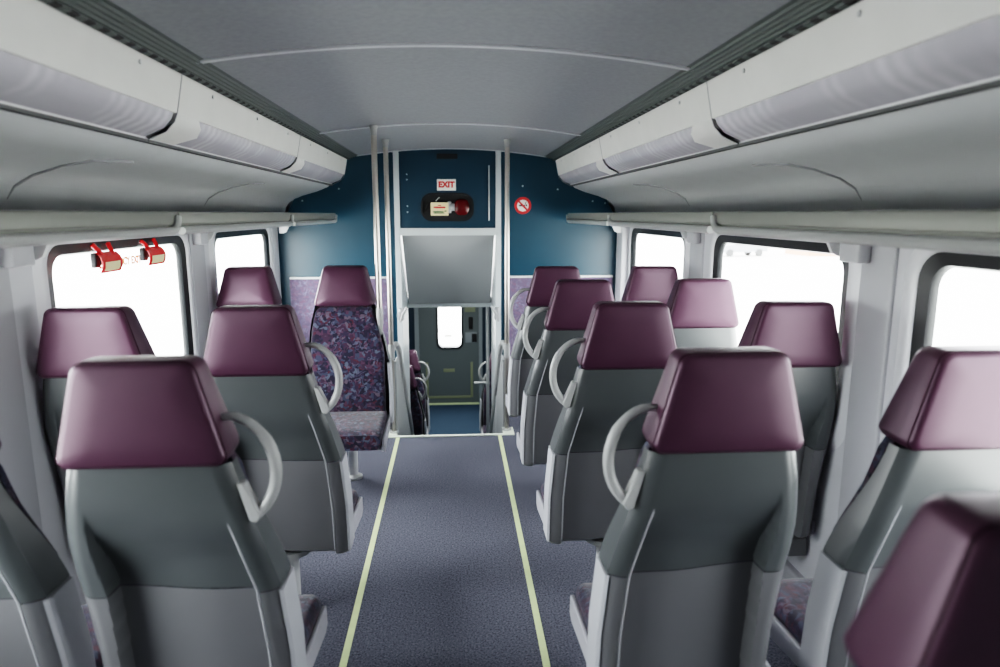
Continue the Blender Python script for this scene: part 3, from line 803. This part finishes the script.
def make_seat(s, handle, pedestal, name='passenger_seat'):
    root = empty(name)
    shell_piece(.985, .6735, s, 40, 'upper_shell', M['shell'], root)
    shell_piece(.6715, .322, s, 28, 'lower_shell', M['shell_low'], root, True)
    # pale side panel on the aisle side, below the seam
    mb = MB(); rings = []
    for k in range(9):
        z = lerp(.668, .322, k / 8); a = interp(AX_TAB, z); y = yrear(z)
        r = [(s * (a - .004), y + .012, z), (s * (a + .004), y + .018, z), (s * (a + .004), y + .115, z), (s * (a - .012), y + .118, z)]
        rings.append(r)
    mb.loft(rings); mb.build('side_panel', M['shell_side'], root)
    # pale tube painting the highlight along the groove of the aisle side wing
    mb = MB(); pth = []
    for k in range(20):
        z = lerp(.875, .332, k / 19); a = interp(AX_TAB, z) - .048
        pth.append((s * a, yrear(z) + .002 + .010 * sm((.875 - z) / .05) * 0, z))
    mb.tube(pth, [.0008] + [.0022] * 18 + [.0015], 6); mb.build('groove_highlight', M['shell_side'], root)
    # headrest
    out = round_poly([(-.175, .985), (.175, .985), (.118, 1.210), (-.118, 1.210)], [.020, .020, .028, .028], 6)
    cx_, cz_ = 0, 1.09
    def lay(sc, dy_b, dy_t):
        r = []
        for x, z in out:
            px, pz = x * sc[0], cz_ + (z - cz_) * sc[1]
            t = (pz - .985) / .228
            r.append((px, lerp(dy_b, dy_t, t), pz))
        return r
    lays = [lay((.0, .0), -.004, -.006), lay((.5, .5), -.004, -.006), lay((.88, .88), -.002, -.004), lay((.95, .945), .001, -.001), lay((.982, .975), .007, .004), lay((.998, .995), .017, .012), lay((1.0, 1.0), .045, .03),
            lay((.985, 1.0), .085, .055), lay((.965, .985), .118, .075), lay((.93, .955), .136, .086), lay((.86, .88), .146, .092), lay((.5, .5), .152, .096), lay((0, 0), .153, .097)]
    mb = MB(); mb.loft(lays, caps=False); hr = mb.build('headrest', M['plum'], root, smooth=60)
    mb = MB(); pp = lay((.992, .985), .012, .008)
    mb.tube(pp + [pp[0]], .0022, 6, False); mb.build('piping', M['plumdark'], hr)
    # back cushion
    mb = MB(); rings = []
    for k in range(22):
        t = k / 21; z = lerp(.99, .37, t)
        ea, ew = min(interp(AX_TAB, z), .235) - .012, interp(WX_TAB, z) - .010; hw = (ea + ew) / 2; cxx = s * (ea - ew) / 2
        yf = yrear(z) + lerp(.10, .135, sm(t * 1.6)) + .018 * math.sin(min(1, t * 1.05) * PI)
        yb2 = yrear(z) + .072
        e = .0 if 0 < k < 21 else .015
        r = rrect(hw - e, (yf - yb2) / 2 - e, .028 - e * .5, 5, cxx, (yf + yb2) / 2)
        # side bolsters: middle is a little hollow
        rings.append([(x, y - (.014 * (1 - ((x - cxx) / hw) ** 2) if y > (yf + yb2) / 2 else 0), z) for x, y in r])
    mb.loft(rings); mb.build('back_cushion', M['moquette'], root, smooth=60)
    # seat cushion
    mb = MB(); rings = []
    for k in range(15):
        t = k / 14; y = lerp(.165, .545, t)
        zt = .398 - .018 * sm(t) + .006 * math.sin(t * PI); zb = .312 - .040 * sm((t - .35) / .6)
        e = .014 * max(0, (t - .86) / .14) ** 2
        r = rrect(.212 - e * .5, (zt - zb) / 2 - e, .034 - e * .3, 5, s * .022, (zt + zb) / 2)
        rings.append([(x, y, z) for x, z in r])
    mb.loft(rings); mb.build('seat_cushion', M['moquette'], root, smooth=60)
    # pan with two pale side cheeks
    mb = MB()
    poly = [(.135, .36), (.135, .308), (.50, .262), (.535, .275), (.53, .338), (.30, .352)]
    for sx in (-1, 1): mb.prism(poly, 'x', sx * .212 + s * .022, sx * .226 + s * .022)
    mb.prism([(.155, .302), (.155, .314), (.47, .275), (.47, .258)], 'x', -.213 + s * .022, .213 + s * .022)
    mb.build('seat_pan', M['pan'], root, smooth=20, bevel=.004)
    if pedestal:
        px = s * .03
        p = MB(); p.tube([(px, .20, .004), (px, .20, .298)], .026, 16); po = p.build('pedestal', M['pedestal'], root)
        p = MB(); p.tube([(px, .20, 0), (px, .20, .012), (px, .20, .02)], [.05, .05, .035], 20); p.build('foot', M['alu'], po)
        p = MB(); p.tube([(px, .20, .278), (px, .20, .298)], .075, 20); p.build('top_plate', M['alu'], po)
    else:
        px = s * -.16
        p = MB(); p.rbox(px - .12, px + (.035 if s > 0 else .035), .16, .42, .20, .281, .012) if s < 0 else p.rbox(px - .035, px + .12, .16, .42, .20, .281, .012);  p.build('wall_arm', M['shell_low'], root)
    if handle:
        hb = MB()
        A = bez((s * .135, .06, 1.072), (s * .180, .055, 1.092), (s * .240, .05, 1.060), (s * .255, .05, .985), 9)
        B = bez((s * .255, .05, .985), (s * .263, .05, .935), (s * .248, .05, .890), (s * .212, .045, .862), 8)
        pth = A + B[1:]
        rr = [.0085] * 3 + [.0105] * 4 + [.0125] * (len(pth) - 7)
        hb.tube(pth, rr, 12); ho = hb.build('grab_handle', M['handle'], root, smooth=60)
        hb = MB(); hb.prism([(s * .176, .938), (s * .192, .938), (s * .226, .862), (s * .214, .846), (s * .200, .850)], 'y', .030, .060)
        hb.build('mount', M['handle'], ho, smooth=20, bevel=.004)
    return root

GR = 'purple passenger seats seen from behind'
protos = {}
def seat(s, handle, ped, x, y, rz, label, group):
    k = (s, handle, ped)
    if k not in protos: protos[k] = make_seat(*k); o = protos[k]
    else: o = copy_tree(protos[k])
    o.location = (x, y, 0); o.rotation_euler = (0, 0, rz)
    tag(o, label, 'seat', group)
    return o
H_ = True
# right column, aisle side
seat(-1, False, True, .612, .552, 0, 'closest plum headrest seat cut off at the bottom right corner of the picture', GR)
seat(-1, H_, True, .596, 1.345, 0, 'large grey and plum seat with grab handle, right of the aisle, nearest complete one', GR)
seat(-1, H_, True, .590, 2.145, 0, 'second whole seat along the right side of the aisle, with a grey grab handle', GR)
seat(-1, H_, True, .577, 2.915, 0, 'third whole seat along the right side of the aisle, with a grey grab handle', GR)
seat(-1, H_, True, .578, 3.700, 0, 'farthest seat along the right side of the aisle, with a grey grab handle', GR)
# right column, window side
seat(-1, False, False, 1.160, 1.325, 0, 'seat with bright plum headrest at the right picture edge, beside the nearest right window', GR)
seat(-1, False, False, 1.150, 2.130, 0, 'window seat on the right with headrest against the lower right of the large window', GR)
seat(-1, False, False, 1.135, 2.930, 0, 'pink sunlit headrest window seat on the right, before the large window lower left corner', GR)
seat(-1, False, False, 1.135, 3.690, 0, 'farthest window seat on the right, headrest before the small far window', GR)
# left column
seat(1, H_, True, -.643, 1.340, 0, 'large dark grey and plum seat with grab handle, left of the aisle, nearest one', GR)
seat(1, H_, True, -.640, 2.130, 0, 'second seat left of the aisle, with grab handle, before the seat facing the camera', GR)
seat(1, False, False, -1.145, 1.33, 0, 'dark seat back cut off at the bottom left corner of the picture', GR)
seat(1, False, False, -1.158, 2.150, 0, 'window seat on the left under the two red hammer boxes', GR)
G2 = 'patterned seats facing the camera'
seat(-1, False, True, -.620, 3.900, PI, 'patterned purple seat facing the camera, left of the aisle beside the grab pole', G2)
seat(-1, False, False, -1.155, 3.890, PI, 'patterned purple seat facing the camera, by the small far left window', G2)
# lower saloon
o = seat(-1, H_, True, -.55, 7.35, PI, 'patterned seat with ring handle, farther one left of the lower saloon aisle', 'seats in the lower saloon'); o.location.z = ZL
o = seat(-1, H_, True, -.55, 6.60, PI, 'patterned seat with ring handle, nearer one left of the lower saloon aisle', 'seats in the lower saloon'); o.location.z = ZL
o = seat(1, H_, True, .53, 7.3, PI, 'patterned seat right of the lower saloon aisle behind the handrail', 'seats in the lower saloon'); o.location.z = ZL

# ------------------------------------------------------------------ red emergency hammer boxes on the left window
def hammer_box(y0, y1, label):
    yc = (y0 + y1) / 2; hl = (y1 - y0) / 2
    t = thing('hammer_box', label, 'emergency hammer', (-XW + .006, yc, 1.392), 0, 'red hammer boxes at the top of the left window')
    prof = [(.014, -.034), (.028, -.036), (.039, -.050), (.044, -.070), (.042, -.092), (.034, -.112)]
    mb = MB(); mb.profile(prof, -hl, hl, -.004, 1); mb.build('cover', M['red'], t, smooth=50)
    mb = MB(); mb.profile([(.0490, -.070), (.0472, -.091), (.0415, -.103)], -hl * .74, hl * .74, .0012, 1); mb.build('label_plate', M['cardcream'], t)
    for q in (-1, 1):
        mb = MB(); mb.tube([(.006, q * hl * .80, -.004), (.014, q * hl * .70, -.016), (.022, q * hl * .62, -.028), (.030, q * hl * .56, -.046)], .0085, 8); mb.build('hook', M['red'], t)
    mb = MB(); mb.rbox(.004, .03, -hl * .55, hl * .3, -.08, -.035, .006); mb.rbox(.006, .026, -hl * 1.08, -hl * .6, -.09, -.035, .004); mb.build('hammer', M['black'], t)
    mb = MB(); mb.rbox(-.004, .004, -hl * .9, hl * .9, -.10, .0, .003); mb.build('back_plate', M['glass'], t)
hammer_box(2.585, 2.735, 'red emergency hammer box at the top of the left window, nearer one')
hammer_box(2.98, 3.14, 'red emergency hammer box at the top of the left window, farther one')
t = thing('window_sticker', 'orange emergency exit lettering on the left window glass between the red boxes', 'sticker', (-XW - .0165, 2.87, 1.305))
text_mesh('lettering', 'EMERGENCY EXIT', .044, M['orange'], t, (0, 0, 0), (PI / 2, 0, PI / 2), bold=.002)

# back of the saloon behind the viewer
mb = MB(); mb.box(-XW, XW, Y_BACK - .05, Y_BACK, -.1, Z_TOP); mb.build('wall_back', M['wall'], kind='structure', smooth=0)

# ------------------------------------------------------------------ outside
ZG = -2.0
mb = MB(); mb.box(-250, 250, -200, 300, ZG - .2, ZG); mb.build('ground', M['ground'], kind='structure', smooth=0)
def car(x, y, rz, label):
    t = thing('parked_car', label, 'car', (x, y, ZG), rz, 'cars outside the right windows')
    body = [(-2.1, .35), (-2.15, .75), (-1.75, .92), (-1.0, 1.0), (-.45, 1.42), (.85, 1.45), (1.55, 1.05), (2.1, .95), (2.15, .40)]
    mb = MB(); mb.loft([[(a, -.82, b) for a, b in body], [(a, -.86, b * .98) for a, b in body][:], [(a, .86, b * .98) for a, b in body], [(a, .82, b) for a, b in body]])
    mb.build('body', M['carpaint'], t, smooth=30)
    mb = MB()
    for s in (-1, 1): mb.prism([(-.85, 1.0), (-.4, 1.36), (.8, 1.38), (1.35, 1.05)], 'y', s * .862, s * .875)
    mb.build('side_glass', M['carglass'], t, smooth=0)
    for a in (-1.35, 1.35):
        for b in (-.8, .8):
            mb = MB(); mb.disc((a, b, .32), .32, 'y', .2, 20); mb.build('wheel', M['tyre'], t)
car(24.0, 55.0, .15, 'pale silver car parked outside, seen through the large right window')
car(34.0, 108.0, .1, 'pale silver car far outside, seen through the small far right window')
# pale buildings far out on both sides
def building(x, y, w, d, h, label, mat, win=True):
    t = thing('building', label, 'building', (x, y, ZG))
    mb = MB(); mb.box(-w / 2, w / 2, -d / 2, d / 2, 0, h); mb.build('walls', mat, t, smooth=0)
    mb = MB(); mb.box(-w / 2 - .2, w / 2 + .2, -d / 2 - .2, d / 2 + .2, h, h + .25); mb.build('roof', M['paleb'], t, smooth=0)
    s = -1 if x > 0 else 1
    for k in range(5):
        yy = lerp(-d / 2 + 2, d / 2 - 2, k / 4)
        mb = MB(); mb.box(s * w / 2 - .05, s * w / 2 + .05, yy - .8, yy + .8, 1.2, 2.6); mb.build('window', M['carglass'], t, smooth=0)
building(70, 150, 14, 60, 5.5, 'low pale building far outside beyond the right windows', M['paleb'])
building(-48, 118, 14, 50, 9, 'pale building far outside beyond the left windows', M['paleb'])
t = thing('building', 'small orange brick kiosk outside, seen at the top of the large right window', 'building', (31.0, 56.0, ZG))
mb = MB(); mb.box(-1.5, 1.5, -2, 2, 0, 2.6); mb.build('walls', M['brick'], t, smooth=0)
mb = MB(); mb.box(-1.8, 1.8, -2.3, 2.3, 2.6, 2.8); mb.build('roof', M['paleb'], t, smooth=0)
for i, (x, y) in enumerate(((30.5, 50), (36.5, 57))):
    t = thing('lamp_post', 'slim grey post outside the large right window, %s of the orange kiosk' % ('left' if i == 1 else 'right'), 'post', (x, y, ZG))
    mb = MB(); mb.tube([(0, 0, 0), (0, 0, 5)], .09, 8); mb.build('pole', M['bark'], t)
    mb = MB(); mb.rbox(-.15, .5, -.1, .1, 5, 5.15, .03); mb.build('lamp_head', M['bark'], t)

# ------------------------------------------------------------------ light
w = bpy.data.worlds.new('overcast'); scene.world = w; w.use_nodes = True
nt = w.node_tree; N = nt.nodes; L = nt.links
bg = N['Background']
tc = N.new('ShaderNodeTexCoord'); sx = N.new('ShaderNodeSeparateXYZ'); mr = N.new('ShaderNodeMapRange')
mr.inputs['From Min'].default_value = -1; mr.inputs['From Max'].default_value = 1
SKY = 5.0
mr.inputs['To Min'].default_value = SKY * 2.4; mr.inputs['To Max'].default_value = SKY * 1.1
L.new(tc.outputs['Generated'], sx.inputs[0]); L.new(sx.outputs['X'], mr.inputs['Value']); L.new(mr.outputs[0], bg.inputs['Strength'])
bg.inputs['Color'].default_value = (.95, .985, 1.0, 1)

def portal(loc, rot, sx_, sy_):
    l = bpy.data.lights.new('window_portal', 'AREA'); l.shape = 'RECTANGLE'; l.size = sx_; l.size_y = sy_
    l.cycles.is_portal = True
    o = bpy.data.objects.new('window_portal', l); COL.objects.link(o); o.location = loc; o.rotation_euler = rot
for s in (-1, 1):
    for a, b in WINS[s]:
        portal((s * (XW + .03), (a + b) / 2, (WZ0 + WZ1) / 2), (0, s * PI / 2, 0), WZ1 - WZ0, b - a)
portal(((WX0 + WX1) / 2, Y_END + .07, (WZb + WZt) / 2), (-PI / 2, 0, 0), WX1 - WX0, WZt - WZb)
# unseen fill light added under the lower saloon ceiling to brighten it
l = bpy.data.lights.new('lower_fill', 'AREA'); l.shape = 'RECTANGLE'; l.size = .5; l.size_y = 2.0; l.energy = 15; l.color = (.95, 1, 1)
o = bpy.data.objects.new('lower_fill', l); COL.objects.link(o); o.location = (0, 7.3, .68)

# ------------------------------------------------------------------ camera
cam = bpy.data.cameras.new('camera'); co = bpy.data.objects.new('camera', cam); COL.objects.link(co)
cam.sensor_width = 36; cam.lens = 24.01; cam.clip_start = .03; cam.clip_end = 1000
F = 667.0
d = Vector((453 - 500, -(214 - 333.5), -F)).normalized()      # world +Y in camera axes
zx = 0.0
zz = 1 / math.sqrt(1 + (d.z / d.y) ** 2); zy = -zz * d.z / d.y
if zy < 0: zz, zy = -zz, -zy
z = Vector((0, zy, zz)); x = d.cross(z)
R = Matrix((x, d, z))          # rows: world axes expressed in camera axes -> R maps camera to world
mw = R.to_4x4(); mw.translation = Vector((0, 0, 1.5))
co.matrix_world = mw
cam.dof.use_dof = True; cam.dof.focus_distance = 3.2; cam.dof.aperture_fstop = 2.2
scene.camera = co
scene.view_settings.view_transform = 'Filmic'
scene.view_settings.look = 'High Contrast'
scene.view_settings.exposure = 1.2
scene.cycles.use_denoising = True
scene.cycles.max_bounces = 14
scene.cycles.diffuse_bounces = 8
scene.cycles.transparent_max_bounces = 12
scene.cycles.caustics_reflective = False
scene.cycles.caustics_refractive = False
